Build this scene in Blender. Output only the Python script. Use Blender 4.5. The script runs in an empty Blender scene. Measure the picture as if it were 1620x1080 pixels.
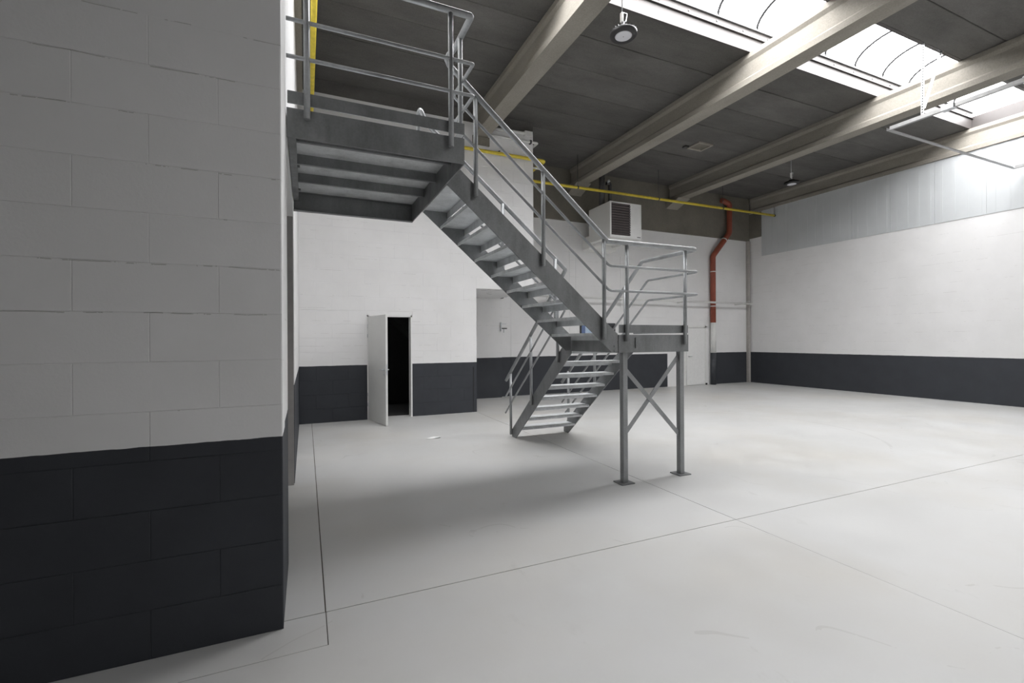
import bpy, bmesh, math, random
from mathutils import Vector, Matrix
random.seed(7)
S = bpy.context.scene
C = S.collection

# ------------------------------------------------------------------ camera
FPX, HORIZON, VPX, ROLL, EYE = 735.0, 537.2, 483.6, 0.0054, 1.6
yaw = math.atan((810.0 - VPX) / FPX)
cam = bpy.data.cameras.new('camera')
cam.sensor_width = 36.0
cam.lens = FPX / 1620.0 * 36.0
cam.shift_y = (HORIZON - 540.0) / 1620.0
cam.clip_start = 0.05
camo = bpy.data.objects.new('camera', cam)
C.objects.link(camo)
camo.matrix_world = (Matrix.Translation((0, 0, EYE)) @ Matrix.Rotation(-yaw, 4, 'Z')
                     @ Matrix.Rotation(math.pi / 2, 4, 'X') @ Matrix.Rotation(-ROLL, 4, 'Z'))
S.camera = camo

# ------------------------------------------------------------------ sky and exposure
SKY = 7.0
w = bpy.data.worlds.new('overcast_sky')
S.world = w
w.use_nodes = True
bg = w.node_tree.nodes['Background']
bg.inputs[0].default_value = (1.0, 0.99, 1.0, 1)
bg.inputs[1].default_value = SKY
S.view_settings.view_transform = 'Standard'
S.view_settings.look = 'None'
S.view_settings.exposure = 1.58
S.view_settings.gamma = 1.0
S.view_settings.use_curve_mapping = False

# skylight strip: a portal in the roof opening guides the sky light through it
SKY_Y0, SKY_Y1 = 4.50, 5.83
XL, XR = -0.12, 14.91
SKY2_Y0, SKY2_Y1, SKY2_X0 = -2.60, -1.27, 3.605      # assumed unseen strip over the front hall, placed to light near wall and floor
for (a, b, xa) in ((SKY_Y0, SKY_Y1, XL), (SKY2_Y0, SKY2_Y1, SKY2_X0)):
    pl = bpy.data.lights.new('skylight_portal', 'AREA')
    pl.shape = 'RECTANGLE'
    pl.size = XR - xa
    pl.size_y = b - a
    pl.cycles.is_portal = True
    plo = bpy.data.objects.new('skylight_portal', pl)
    plo.location = ((xa + XR) / 2, (a + b) / 2, 7.02)
    C.objects.link(plo)

# ------------------------------------------------------------------ materials
def srgb(r, g, b):
    f = lambda c: (c / 255 / 12.92) if c / 255 <= 0.04045 else ((c / 255 + 0.055) / 1.055) ** 2.4
    return (f(r), f(g), f(b), 1)

class Mat:
    def __init__(self, name, rough=0.6, metal=0.0, spec=0.5):
        self.m = bpy.data.materials.new(name)
        self.m.use_nodes = True
        self.nt = self.m.node_tree
        self.b = self.nt.nodes['Principled BSDF']
        self.b.inputs['Roughness'].default_value = rough
        self.b.inputs['Metallic'].default_value = metal
        self.b.inputs['Specular IOR Level'].default_value = spec
        self.pos = self.n('ShaderNodeNewGeometry').outputs['Position']
    def n(self, t, **kw):
        k = self.nt.nodes.new(t)
        for a, v in kw.items():
            setattr(k, a, v)
        return k
    def l(self, a, b):
        self.nt.links.new(a, b)
    def noise(self, scale, detail=4, rough=0.55, stretch=None):
        k = self.n('ShaderNodeTexNoise')
        k.inputs['Scale'].default_value = scale
        k.inputs['Detail'].default_value = detail
        k.inputs['Roughness'].default_value = rough
        src = self.pos
        if stretch:
            mp = self.n('ShaderNodeMapping')
            mp.inputs['Scale'].default_value = stretch
            self.l(src, mp.inputs['Vector'])
            src = mp.outputs[0]
        self.l(src, k.inputs['Vector'])
        return k.outputs['Fac']
    def ramp(self, fac, stops):
        k = self.n('ShaderNodeValToRGB')
        e = k.color_ramp.elements
        while len(e) < len(stops):
            e.new(0.5)
        for i, (p, c) in enumerate(stops):
            e[i].position = p
            e[i].color = c if len(c) == 4 else (*c, 1)
        self.l(fac, k.inputs[0])
        return k.outputs[0]
    def math(self, op, a, b=None):
        k = self.n('ShaderNodeMath', operation=op)
        for i, v in enumerate((a, b)):
            if v is None:
                continue
            if isinstance(v, (int, float)):
                k.inputs[i].default_value = v
            else:
                self.l(v, k.inputs[i])
        return k.outputs[0]
    def mix(self, fac, a, b, mode='MIX'):
        k = self.n('ShaderNodeMix', data_type='RGBA', blend_type=mode)
        for i, v in ((0, fac), (6, a), (7, b)):
            if isinstance(v, (int, float)):
                k.inputs[i].default_value = v
            elif isinstance(v, tuple):
                k.inputs[i].default_value = v
            else:
                self.l(v, k.inputs[i])
        return k.outputs[2]
    def xyz(self):
        k = self.n('ShaderNodeSeparateXYZ')
        self.l(self.pos, k.inputs[0])
        return k.outputs
    def color(self, c):
        if isinstance(c, tuple):
            self.b.inputs['Base Color'].default_value = c
        else:
            self.l(c, self.b.inputs['Base Color'])
        return self
    def bump(self, h, strength=0.2, dist=0.01):
        k = self.n('ShaderNodeBump')
        k.inputs['Strength'].default_value = strength
        k.inputs['Distance'].default_value = dist
        self.l(h, k.inputs['Height'])
        self.l(k.outputs[0], self.b.inputs['Normal'])
        return self

def g(v, t=(1, 1, 1)):
    return (v * t[0], v * t[1], v * t[2], 1)

WHITE, DARK = (0.825, 0.82, 0.82, 1), (0.047, 0.051, 0.059, 1)

def wall_paint(name, band=1.108, white=WHITE, dark=DARK, gap=None, specks=0.5):
    """White emulsion above a dark painted dado; the line is set out in world height."""
    M = Mat(name, 0.62, spec=0.3)
    x, y, z = M.xyz()
    big = M.noise(1.3, 5, 0.6)
    wc = M.ramp(big, [(0.3, g(white[0] * 0.94, (1, 0.995, 0.99))), (0.65, white)])
    st = M.noise(11.0, 8, 0.74, (0.45, 0.45, 2.4))
    sp = M.math('MULTIPLY', M.ramp(st, [(0.685, (0, 0, 0, 1)), (0.73, (1, 1, 1, 1))]), specks)
    wc = M.mix(sp, wc, (0.33, 0.32, 0.30, 1))
    # hairline settlement cracks along some bed joints
    cr = M.noise(2.4, 6, 0.7)
    ph = M.math('ADD', M.math('MULTIPLY', z, 4.006), M.math('MULTIPLY', M.math('SUBTRACT', M.noise(3.5, 4), 0.5), 0.10))
    fr = M.math('ABSOLUTE', M.math('SUBTRACT', M.math('FRACT', ph), 0.985))
    line = M.math('MULTIPLY', M.math('LESS_THAN', fr, 0.011), M.math('GREATER_THAN', cr, 0.545))
    wc = M.mix(M.math('MULTIPLY', line, specks * 0.75), wc, (0.36, 0.35, 0.33, 1))
    dc = M.ramp(M.noise(3.0, 5, 0.65), [(0.3, g(dark[0] * 0.86, (1, 1.08, 1.25))), (0.7, dark)])
    col = wc
    if band:
        wob = M.math('ADD', z, M.math('MULTIPLY', M.math('SUBTRACT', M.noise(7.0, 3), 0.5), 0.012))
        f = M.math('LESS_THAN', wob, band)
        if gap:
            inside = M.math('MULTIPLY', M.math('GREATER_THAN', x, gap[0]), M.math('LESS_THAN', x, gap[1]))
            f = M.math('MULTIPLY', f, M.math('SUBTRACT', 1.0, inside))
        col = M.mix(f, wc, dc)
    M.color(col)
    M.bump(M.noise(60.0, 5, 0.7), 0.25, 0.004)
    return M.m

def concrete(name, base, tint=(1, 0.97, 0.91), rough=0.85, contrast=0.35, stretch=None, scale=1.6):
    M = Mat(name, rough, spec=0.25)
    a = M.noise(scale, 8, 0.65, stretch)
    c = M.ramp(a, [(0.28, g(base * (1 - contrast), tint)), (0.5, g(base, tint)), (0.74, g(base * (1 + contrast), tint))])
    fine = M.noise(45.0, 5, 0.7)
    rnd = M.n('ShaderNodeObjectInfo').outputs['Random']
    c = M.mix(1.0, c, M.ramp(rnd, [(0.0, g(0.84)), (1.0, g(1.12))]), 'MULTIPLY')
    c = M.mix(0.35, c, M.ramp(fine, [(0.3, g(base * 0.6, tint)), (0.7, g(base * 1.35, tint))]))
    M.color(c)
    M.bump(fine, 0.35, 0.006)
    return M.m

def plain(name, col, rough=0.5, metal=0.0, spec=0.5, var=0.08, scale=12.0):
    M = Mat(name, rough, metal, spec)
    lo = tuple(c * (1 - var) for c in col[:3]) + (1,)
    hi = tuple(min(1, c * (1 + var)) for c in col[:3]) + (1,)
    M.color(M.ramp(M.noise(scale, 4), [(0.3, lo), (0.7, hi)]))
    return M.m

def galvanised(name, base=0.235, metal=0.55):
    M = Mat(name, 0.48, metal, 0.5)
    v = M.n('ShaderNodeTexVoronoi')
    v.inputs['Scale'].default_value = 55.0
    M.l(M.pos, v.inputs['Vector'])
    c1 = M.ramp(M.noise(5.0, 6, 0.65, (1, 1, 0.35)), [(0.28, g(base * 0.62, (0.97, 1, 1))), (0.5, g(base, (0.97, 1, 1.01))), (0.72, g(base * 1.3, (0.98, 1, 1.02)))])
    c2 = M.ramp(v.outputs['Distance'], [(0.0, g(base * 0.85, (0.98, 1, 1.02))), (0.8, g(base * 1.2, (0.98, 1, 1.02)))])
    M.color(M.mix(0.3, c1, c2))
    r = M.ramp(M.noise(8.0, 4), [(0.3, g(0.36)), (0.7, g(0.58))])
    M.l(r, M.b.inputs['Roughness'])
    return M.m

def floor_material():
    M = Mat('painted_floor', 0.42, spec=0.4)
    c = M.ramp(M.noise(0.55, 6, 0.6), [(0.3, (0.52, 0.52, 0.512, 1)), (0.7, (0.585, 0.585, 0.58, 1))])
    x, y, z = M.xyz()
    sc = M.ramp(M.noise(4.2, 7, 0.68, (1.0, 0.55, 1)), [(0.60, (0, 0, 0, 1)), (0.70, (1, 1, 1, 1))])
    mk = M.ramp(M.noise(1.1, 4, 0.6), [(0.50, (0, 0, 0, 1)), (0.62, (1, 1, 1, 1))])
    c = M.mix(M.math('MULTIPLY', M.math('MULTIPLY', sc, mk), 0.30), c, (0.33, 0.32, 0.30, 1))
    # hairline cracks
    ck = M.math('ABSOLUTE', M.math('SUBTRACT', M.noise(0.36, 3, 0.45), 0.5))
    ckm = M.math('GREATER_THAN', M.noise(1.7, 5, 0.65), 0.545)
    c = M.mix(M.math('MULTIPLY', M.math('MULTIPLY', M.math('LESS_THAN', ck, 0.0012), ckm), 0.22), c, (0.30, 0.29, 0.27, 1))
    # curved tyre mark
    dx, dy = M.math('SUBTRACT', x, 6.624), M.math('SUBTRACT', y, 5.789)
    rad = M.math('SQRT', M.math('ADD', M.math('MULTIPLY', dx, dx), M.math('MULTIPLY', dy, dy)))
    ty = M.math('LESS_THAN', M.math('ABSOLUTE', M.math('SUBTRACT', rad, 2.182)), 0.022)
    ty = M.math('MULTIPLY', ty, M.math('GREATER_THAN', dx, 0.9))
    ty = M.math('MULTIPLY', ty, M.math('GREATER_THAN', M.noise(3.0, 4), 0.42))
    c = M.mix(M.math('MULTIPLY', ty, 0.22), c, (0.30, 0.29, 0.28, 1))
    dust = M.ramp(M.noise(0.35, 4, 0.6, (1, 1, 1)), [(0.45, (1, 1, 1, 1)), (0.75, (0.93, 0.90, 0.85, 1))])
    c = M.mix(1.0, c, dust, 'MULTIPLY')
    M.color(c)
    M.l(M.ramp(M.noise(2.2, 5), [(0.3, g(0.34)), (0.7, g(0.52))]), M.b.inputs['Roughness'])
    M.bump(M.noise(18.0, 4), 0.08, 0.004)
    return M.m

def glazing():
    m = bpy.data.materials.new('skylight_polycarbonate')
    m.use_nodes = True
    nt = m.node_tree
    nt.nodes.clear()
    out = nt.nodes.new('ShaderNodeOutputMaterial')
    tr = nt.nodes.new('ShaderNodeBsdfTransparent')
    tl = nt.nodes.new('ShaderNodeBsdfTranslucent')
    no = nt.nodes.new('ShaderNodeTexNoise')
    no.inputs['Scale'].default_value = 2.0
    rp = nt.nodes.new('ShaderNodeValToRGB')
    rp.color_ramp.elements[0].color = (0.86, 0.87, 0.87, 1)
    rp.color_ramp.elements[1].color = (0.93, 0.94, 0.94, 1)
    nt.links.new(no.outputs['Fac'], rp.inputs[0])
    nt.links.new(rp.outputs[0], tr.inputs[0])
    tl.inputs[0].default_value = (0.92, 0.92, 0.92, 1)
    mx = nt.nodes.new('ShaderNodeMixShader')
    mx.inputs[0].default_value = 0.15
    nt.links.new(tr.outputs[0], mx.inputs[1])
    nt.links.new(tl.outputs[0], mx.inputs[2])
    nt.links.new(mx.outputs[0], out.inputs[0])
    return m

def cladding():
    M = Mat('ribbed_cladding', 0.45, 0.0, 0.4)
    M.color(M.ramp(M.noise(1.2, 4), [(0.3, (0.555, 0.575, 0.585, 1)), (0.7, (0.60, 0.62, 0.63, 1))]))
    return M.m

m_floor = floor_material()
m_joint = plain('joint_filler', (0.10, 0.085, 0.065), 0.9)
m_wall = wall_paint('painted_wall')
m_wall_left = wall_paint('painted_wall_near', band=1.072, specks=0.75)
m_wall_back = wall_paint('painted_wall_back', gap=(11.06, 13.06))
m_white = wall_paint('white_wall_paint', band=None, specks=0.15)
m_slab = concrete('slab_concrete', 0.125, (1, 0.965, 0.91), stretch=(0.6, 1.6, 1))
m_beam = concrete('beam_concrete', 0.30, (1, 0.93, 0.81), contrast=0.22, stretch=(1.5, 0.5, 1.5))
m_ring = concrete('ring_beam_concrete', 0.20, (1, 0.93, 0.78), contrast=0.3)
m_galv = galvanised('galvanised_steel')
m_galv_d = galvanised('galvanised_deck', 0.66, 0.2)
m_galv_r = galvanised('galvanised_rail', 0.31)
m_galv_l = galvanised('galvanised_leg', 0.30)
m_zinc = plain('bright_zinc', (0.62, 0.64, 0.66), 0.35, 0.7)
m_doorw = plain('white_door_paint', (0.72, 0.72, 0.70), 0.4, var=0.03, scale=3)
m_frame = plain('white_frame_paint', (0.80, 0.80, 0.79), 0.4, var=0.03)
m_plast = plain('white_plastic', (0.76, 0.76, 0.74), 0.4, var=0.04)
m_jamb = plain('grey_jamb_paint', (0.36, 0.35, 0.34), 0.5, var=0.06)
m_darkroom = plain('dark_room_shade', (0.035, 0.035, 0.035), 0.9)  # near-black colour stands in for the shade inside the room
m_yellow = plain('yellow_gas_paint', (0.72, 0.57, 0.055), 0.4, var=0.12)
m_red = plain('red_drain_plastic', (0.27, 0.066, 0.038), 0.45, var=0.15, scale=6)
m_black = plain('black_enamel', (0.025, 0.024, 0.025), 0.45)
m_flue = plain('dark_flue_steel', (0.10, 0.10, 0.10), 0.4, 0.6)
m_brown = plain('heater_slat', (0.10, 0.082, 0.082), 0.4, 0.3)
m_heater = plain('heater_casing', (0.74, 0.735, 0.71), 0.4, var=0.02, scale=3)
m_lens = plain('lamp_diffuser', (0.66, 0.66, 0.69), 0.3, var=0.02)
m_curb = plain('skylight_curb', (0.062, 0.055, 0.053), 0.5, var=0.05, scale=4)
m_rib = plain('skylight_rib', (0.10, 0.10, 0.10), 0.5)
m_arch = plain('skylight_arch', (0.022, 0.022, 0.023), 0.7, spec=0.1)
m_glaze = glazing()
m_clad = cladding()
m_winframe = plain('dark_window_frame', (0.03, 0.033, 0.038), 0.4)
m_blue = plain('glass_painted_sky', (0.10, 0.16, 0.33), 0.08, 0.0, 0.8, var=0.1, scale=3)  # blue of the sky in the window, painted as the pane colour
m_pale = plain('glass_painted_sky_pale', (0.48, 0.60, 0.76), 0.1, var=0.06, scale=3)  # brighter part of that sky, also painted into the pane
m_dark_glass = plain('dark_glass', (0.012, 0.014, 0.018), 0.08, 0.0, 0.8)
m_paper = plain('paper', (0.86, 0.86, 0.85), 0.7, var=0.03)
m_track = plain('track_zinc', (0.36, 0.36, 0.36), 0.4, 0.6)
m_rubber = plain('black_rubber', (0.02, 0.02, 0.02), 0.7)
m_print = plain('grey_print', (0.16, 0.16, 0.17), 0.5)

# ------------------------------------------------------------------ mesh helpers
class MB:
    def __init__(self):
        self.bm = bmesh.new()
    def box(self, x0, x1, y0, y1, z0, z1):
        vs = [self.bm.verts.new(p) for p in ((x0, y0, z0), (x1, y0, z0), (x1, y1, z0), (x0, y1, z0),
                                             (x0, y0, z1), (x1, y0, z1), (x1, y1, z1), (x0, y1, z1))]
        for q in ((0, 3, 2, 1), (4, 5, 6, 7), (0, 1, 5, 4), (1, 2, 6, 5), (2, 3, 7, 6), (3, 0, 4, 7)):
            self.bm.faces.new([vs[i] for i in q])
        return self
    def prism(self, poly, axis, a, b):
        """poly: 2-D outline; axis 'x' -> (y,z), 'y' -> (x,z), 'z' -> (x,y); extruded from a to b."""
        mk = {'x': lambda p, t: (t, p[0], p[1]), 'y': lambda p, t: (p[0], t, p[1]), 'z': lambda p, t: (p[0], p[1], t)}[axis]
        A = [self.bm.verts.new(mk(p, a)) for p in poly]
        B = [self.bm.verts.new(mk(p, b)) for p in poly]
        n = len(poly)
        self.bm.faces.new(A)
        self.bm.faces.new(B[::-1])
        for i in range(n):
            self.bm.faces.new([A[i], B[i], B[(i + 1) % n], A[(i + 1) % n]])
        return self
    def tube(self, pts, r, seg=10, cap=True):
        pts = [Vector(p) for p in pts]
        rings = []
        n = len(pts)
        t0 = (pts[1] - pts[0]).normalized()
        up = Vector((0, 0, 1)) if abs(t0.z) < 0.9 else Vector((1, 0, 0))
        nrm = t0.cross(up).normalized()
        prev = t0
        for i, p in enumerate(pts):
            a = (pts[i] - pts[i - 1]).normalized() if i > 0 else t0
            b = (pts[i + 1] - pts[i]).normalized() if i < n - 1 else a
            t = (a + b).normalized()
            q = prev.rotation_difference(t)
            nrm = (q @ nrm)
            nrm = (nrm - nrm.dot(t) * t).normalized()
            prev = t
            bi = t.cross(nrm)
            cosh = max(0.5, t.dot(b))
            k = 1.0 / cosh if 0 < i < n - 1 else 1.0
            side = (b - a)
            ring = []
            for j in range(seg):
                an = 2 * math.pi * j / seg
                d = nrm * math.cos(an) + bi * math.sin(an)
                o = d * r
                if side.length > 1e-5 and k > 1:
                    sd = side.normalized()
                    o = o + sd * o.dot(sd) * (k - 1)
                ring.append(self.bm.verts.new(p + o))
            rings.append(ring)
        for A, B in zip(rings, rings[1:]):
            for j in range(seg):
                f = self.bm.faces.new([A[j], A[(j + 1) % seg], B[(j + 1) % seg], B[j]])
                f.smooth = True
        if cap:
            self.bm.faces.new(rings[0][::-1])
            self.bm.faces.new(rings[-1])
        return self
    def bar(self, p, q, wdt, thk, up=(0, 0, 1)):
        """flat bar from p to q, width along 'up' side, thickness along the third direction"""
        p, q, up = Vector(p), Vector(q), Vector(up)
        t = (q - p).normalized()
        s = t.cross(up).normalized()
        u = s.cross(t).normalized()
        vs = []
        for c in (p, q):
            for a, b in ((-1, -1), (1, -1), (1, 1), (-1, 1)):
                vs.append(self.bm.verts.new(c + s * a * thk / 2 + u * b * wdt / 2))
        for f in ((0, 1, 2, 3), (7, 6, 5, 4), (0, 4, 5, 1), (1, 5, 6, 2), (2, 6, 7, 3), (3, 7, 4, 0)):
            self.bm.faces.new([vs[i] for i in f])
        return self
    def lathe(self, prof, cx, cy, seg=24):
        rings = [[self.bm.verts.new((cx + r * math.cos(2 * math.pi * j / seg), cy + r * math.sin(2 * math.pi * j / seg), z))
                  for j in range(seg)] for r, z in prof]
        for A, B in zip(rings, rings[1:]):
            for j in range(seg):
                f = self.bm.faces.new([A[j], A[(j + 1) % seg], B[(j + 1) % seg], B[j]])
                f.smooth = True
        self.bm.faces.new(rings[0][::-1])
        self.bm.faces.new(rings[-1])
        return self
    def bevel(self, off, seg=1):
        bmesh.ops.bevel(self.bm, geom=list(self.bm.edges), offset=off, segments=seg, affect='EDGES', clamp_overlap=True)
        return self
    def mesh(self, name, mat):
        bmesh.ops.recalc_face_normals(self.bm, faces=list(self.bm.faces))
        me = bpy.data.meshes.new(name)
        self.bm.to_mesh(me)
        self.bm.free()
        me.materials.append(mat)
        return me
    def build(self, name, mat, parent=None):
        o = world_origin(parent)
        if o.length > 0:
            bmesh.ops.translate(self.bm, verts=list(self.bm.verts), vec=-o)
        me = self.mesh(name, mat)
        return put(name, me, parent)

def world_origin(o):
    v = Vector((0, 0, 0))
    while o is not None:
        v = v + o.location
        o = o.parent
    return v

def put(name, me, parent=None, loc=None):
    ob = bpy.data.objects.new(name, me)
    C.objects.link(ob)
    if parent is not None:
        ob.parent = parent
    if loc is not None:
        ob.location = loc
    return ob

def thing(name, label, cat, loc=(0, 0, 0), group=None):
    o = bpy.data.objects.new(name, None)
    o.empty_display_size = 0.1
    C.objects.link(o)
    o.location = loc
    return tag(o, label, cat, group)

def tag(o, label, cat, group=None):
    o['label'] = label
    o['category'] = cat
    if group:
        o['group'] = group
    return o

def structure(o, label, cat):
    o['kind'] = 'structure'
    return tag(o, label, cat)

def struct_empty(name, label, cat, loc=(0, 0, 0)):
    o = bpy.data.objects.new(name, None)
    o.empty_display_size = 0.1
    C.objects.link(o)
    o.location = loc
    return structure(o, label, cat)

def arc(c, a, b, rad, n=6):
    """round the corner c between points a and b with the given radius"""
    a, b, c = Vector(a), Vector(b), Vector(c)
    u, v = (a - c).normalized(), (b - c).normalized()
    ang = u.angle(v)
    d = min(rad / math.tan(ang / 2), (a - c).length * 0.49, (b - c).length * 0.49)
    p, q = c + u * d, c + v * d
    out = []
    for i in range(n + 1):
        t = i / n
        out.append((1 - t) ** 2 * p + 2 * t * (1 - t) * c + t * t * q)
    return out

def rounded(pts, rad=0.06, n=5):
    out = [Vector(pts[0])]
    for i in range(1, len(pts) - 1):
        out += arc(pts[i], pts[i - 1], pts[i + 1], rad, n)
    out.append(Vector(pts[-1]))
    return out

# ================================================================== SETTING
YD, YB = 9.78, 12.10          # face of the block wall with the open door; face of the back wall
YN = 2.88                     # face of the near wall on the left
FRONT, FARX = -7.0, -9.0
ZB, ZS = 6.15, 6.70           # beam soffit, slab soffit
BEAMS = [-0.36, 3.44, 7.245, 11.05, 14.85]
BW = 0.33

# ---- floor: cast slabs with open joints
fl = MB().box(FARX - .3, 15.4, FRONT - .3, 12.6, -0.25, -0.006).build('floor', m_joint)
structure(fl, 'pale grey painted concrete floor cast in slabs with thin dark joints', 'floor')
J = 0.0035
for (x0, x1, y0, y1) in ((FARX, 0.10, 2.63, 2.955), (FARX, 3.47, FRONT, 2.63), (0.10, 3.47, 2.63, 2.955),
                         (3.47, 15.3, FRONT, 2.955), (FARX, 0.10, 2.955, 12.5), (0.10, 3.47, 2.955, 12.5), (3.47, 15.3, 2.955, 12.5)):
    merge = 0 if (x0, y0) == (0.10, 2.63) else J
    jx = .0012 if y1 < 3 and x1 - x0 > 5 else J
    MB().box(x0 + jx, x1 - jx, y0 + merge, y1 - (0 if (x0, y0) == (FARX, FRONT) else J), -0.02, 0.0).build('floor_slab', m_floor, fl)

# ---- painted block walls
block_cache = {}
def block_mesh(wd, ht, mat, axis):
    k = (round(wd, 3), round(ht, 3), mat.name, axis)
    if k not in block_cache:
        b = MB()
        if axis == 'y':
            b.box(0, wd, 0, 0.03, 0, ht)
        else:
            b.box(0, 0.03, 0, wd, 0, ht)
        b.bevel(0.0018)
        block_cache[k] = b.mesh('block', mat)
    return block_cache[k]

def block_face(parent, x0, x1, z0, z1, yface, mat, L, H, holes=(), gap=0.0016):
    """lay blocks in half bond on a face that looks towards -Y"""
    row = 0
    z = z0
    while z < z1 - 0.03:
        h = min(H, z1 - z)
        x = x0 - (L / 2 if row % 2 else 0)
        while x < x1 - 0.01:
            a, b = max(x, x0), min(x + L, x1)
            segs = [(a, b, z, z + h)]
            for (hx0, hx1, hz0, hz1) in holes:
                new = []
                for (p, q, r, s) in segs:
                    if q <= hx0 or p >= hx1 or s <= hz0 or r >= hz1:
                        new.append((p, q, r, s))
                        continue
                    if p < hx0: new.append((p, hx0, r, s))
                    if q > hx1: new.append((hx1, q, r, s))
                    if s > hz1: new.append((max(p, hx0), min(q, hx1), hz1, s))
                segs = new
            for (p, q, r, s) in segs:
                if q - p < 0.04 or s - r < 0.02:
                    continue
                me = block_mesh(q - p - gap, s - r - gap, mat, 'y')
                dy = random.uniform(-0.0008, 0.0008)
                put('block', me, parent, Vector((p + gap / 2, yface + dy, r + gap / 2)) - world_origin(parent))
            x += L
        z += H
        row += 1

# near wall on the left
wl = MB().box(FARX, -2.52, YN, YN + .3, 0, ZS).box(-2.52, XL, YN + .003, YN + .3, 0, ZS).build('wall_left', m_wall_left)
structure(wl, 'near painted block wall, white over a dark grey band, left of the staircase', 'wall')
block_face(wl, -2.52, XL - .002, 0, 3.245, YN, m_wall_left, 0.60, 0.2496)
block_face(wl, -2.52, XL - .002, 3.255, 5.25, YN + .004, m_wall_left, 0.60, 0.2496)

# return of that wall, running back to the block wall, with a recessed roller door under the platform
OP0, OP1, OPZ = 3.72, 5.70, 2.98
wr = (MB().box(-.37, XL, YN + .3, OP0, 0, ZB).box(-.37, XL, OP0, OP1 + .07, OPZ, ZB)
      .box(-.37, XL, OP1 + .07, 12.4, 0, ZB).build('wall_return', m_wall))
structure(wr, 'narrow white return of the near wall running back under the steel platform', 'wall')
d3 = struct_empty('door_3', 'grey steel roller door set back in the wall return under the platform', 'door', (-.33, 4.71, 0))
for i in range(30):
    MB().box(-.335, -.32, OP0, OP1, i * .1 + .003, i * .1 + .097).build('slat', m_jamb, d3)
MB().box(-.32, -.125, OP1, OP1 + .07, 0, OPZ).build('jamb', m_jamb, d3)
MB().box(-.32, -.128, OP0 - .0, OP0 + .02, 0, OPZ).build('jamb', m_frame, d3)
MB().box(-.37, -.345, OP0 - .1, OP1 + .1, 0, OPZ + .1).build('backing', m_darkroom, d3)

# block wall with the open door; its upper part oversails to the right
DX0, DX1, DZ = 1.135, 2.045, 2.115
XO1, XO2, ZO = 3.48, 4.91, 2.745
wd = (MB().box(XL, DX0, YD + .003, YD + .25, 0, ZO).box(DX1, XO1, YD + .003, YD + .25, 0, ZO).box(DX0, DX1, YD + .003, YD + .25, DZ, ZO)
      .box(XL, XO2, YD + .003, YD + .25, ZO, 6.43)
      .box(XO1 - .2, XO1, YD + .25, 12.0, 0, ZO)
      .box(XO1 - .2, XO2, YD + .25, 12.0, ZO, ZO + .2).box(XO2 - .2, XO2, YD + .25, 12.0, ZO + .2, 6.43).build('wall_center', m_wall))
structure(wd, 'white painted block wall with a dark band and an open door', 'wall')
block_face(wd, XL + .002, XO1, 0, ZO, YD, m_wall, 0.60, 0.2745, holes=((DX0, DX1, 0, DZ),), gap=0.004)
block_face(wd, XL + .002, XO2, ZO, 6.43, YD, m_wall, 0.60, 0.2745, gap=0.004)
t1 = MB().box(XL, XO2, YD + .01, YD + .25, 6.43, ZS).box(XO2 - .2, XO2, YD + .25, 12, 6.43, ZS).build('trim_1', m_slab)
structure(t1, 'raw concrete strip closing the top of the block wall under the roof', 'trim')
t2 = MB().box(3.395, 3.412, YD - .006, YD + .02, 0, 1.0).build('trim_2', m_rubber)
structure(t2, 'dark vertical groove near the end of the dark band on the block wall', 'trim')

# room behind the open door; its shade is put into near-black walls
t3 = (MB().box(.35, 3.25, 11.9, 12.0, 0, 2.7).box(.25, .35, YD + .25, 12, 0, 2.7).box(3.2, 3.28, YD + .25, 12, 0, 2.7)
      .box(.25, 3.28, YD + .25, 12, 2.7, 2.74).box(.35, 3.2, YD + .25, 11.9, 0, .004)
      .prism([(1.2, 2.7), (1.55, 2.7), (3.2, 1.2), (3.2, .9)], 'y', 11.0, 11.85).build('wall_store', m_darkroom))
structure(t3, 'store room with shade painted into its dark walls, seen through the open white door', 'wall')

# open white door
d1 = struct_empty('door_1', 'open white steel door with lever handle in the block wall', 'door', (1.155, YD, 0))
MB().box(DX0, DX0 + .03, YD - .012, YD + .2, 0, DZ).build('jamb', m_frame, d1)
MB().box(DX1 - .03, DX1, YD - .012, YD + .2, 0, DZ).build('jamb', m_frame, d1)
MB().box(DX0, DX1, YD - .012, YD + .2, DZ - .03, DZ).build('head', m_frame, d1)
hx, hy = DX0 + .035, YD - .02
fx, fy = 1.378, 8.86
dv = Vector((fx - hx, fy - hy, 0)); dl = dv.length; dv.normalize()
dn = Vector((-dv.y, dv.x, 0))      # points to +X side
leaf = MB()
leaf.box(0, dl, -.02, .02, .008, 2.085)
leaf.bevel(.002)
lm = leaf.mesh('leaf', m_doorw)
lo = put('leaf', lm, d1, Vector((hx, hy, 0)) - d1.location)
lo.rotation_euler = (0, 0, math.atan2(dv.y, dv.x))
def in_leaf(mb, name, mat):
    me = mb.mesh(name, mat)
    return put(name, me, lo)
for sgn in (-1, 1):
    h = MB().tube([(dl - .07, sgn * .02, 1.05), (dl - .07, sgn * .065, 1.05), (dl - .20, sgn * .065, 1.05)], .010, 8)
    h.tube([(dl - .07, sgn * .018, 1.05), (dl - .07, sgn * .03, 1.05)], .025, 12)
    in_leaf(h, 'handle', m_zinc)
    in_leaf(MB().tube([(dl - .07, sgn * .018, .96), (dl - .07, sgn * .028, .96)], .02, 12), 'key_escutcheon', m_zinc)
in_leaf(MB().box(dl - .001, dl + .002, -.012, .012, .95, 1.15), 'lock_plate', m_zinc)
for zz in (.28, .48, 1.66, 1.86):
    in_leaf(MB().tube([(-.008, -.024, zz), (-.008, -.024, zz + .07)], .011, 8), 'hinge', m_zinc)

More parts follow.
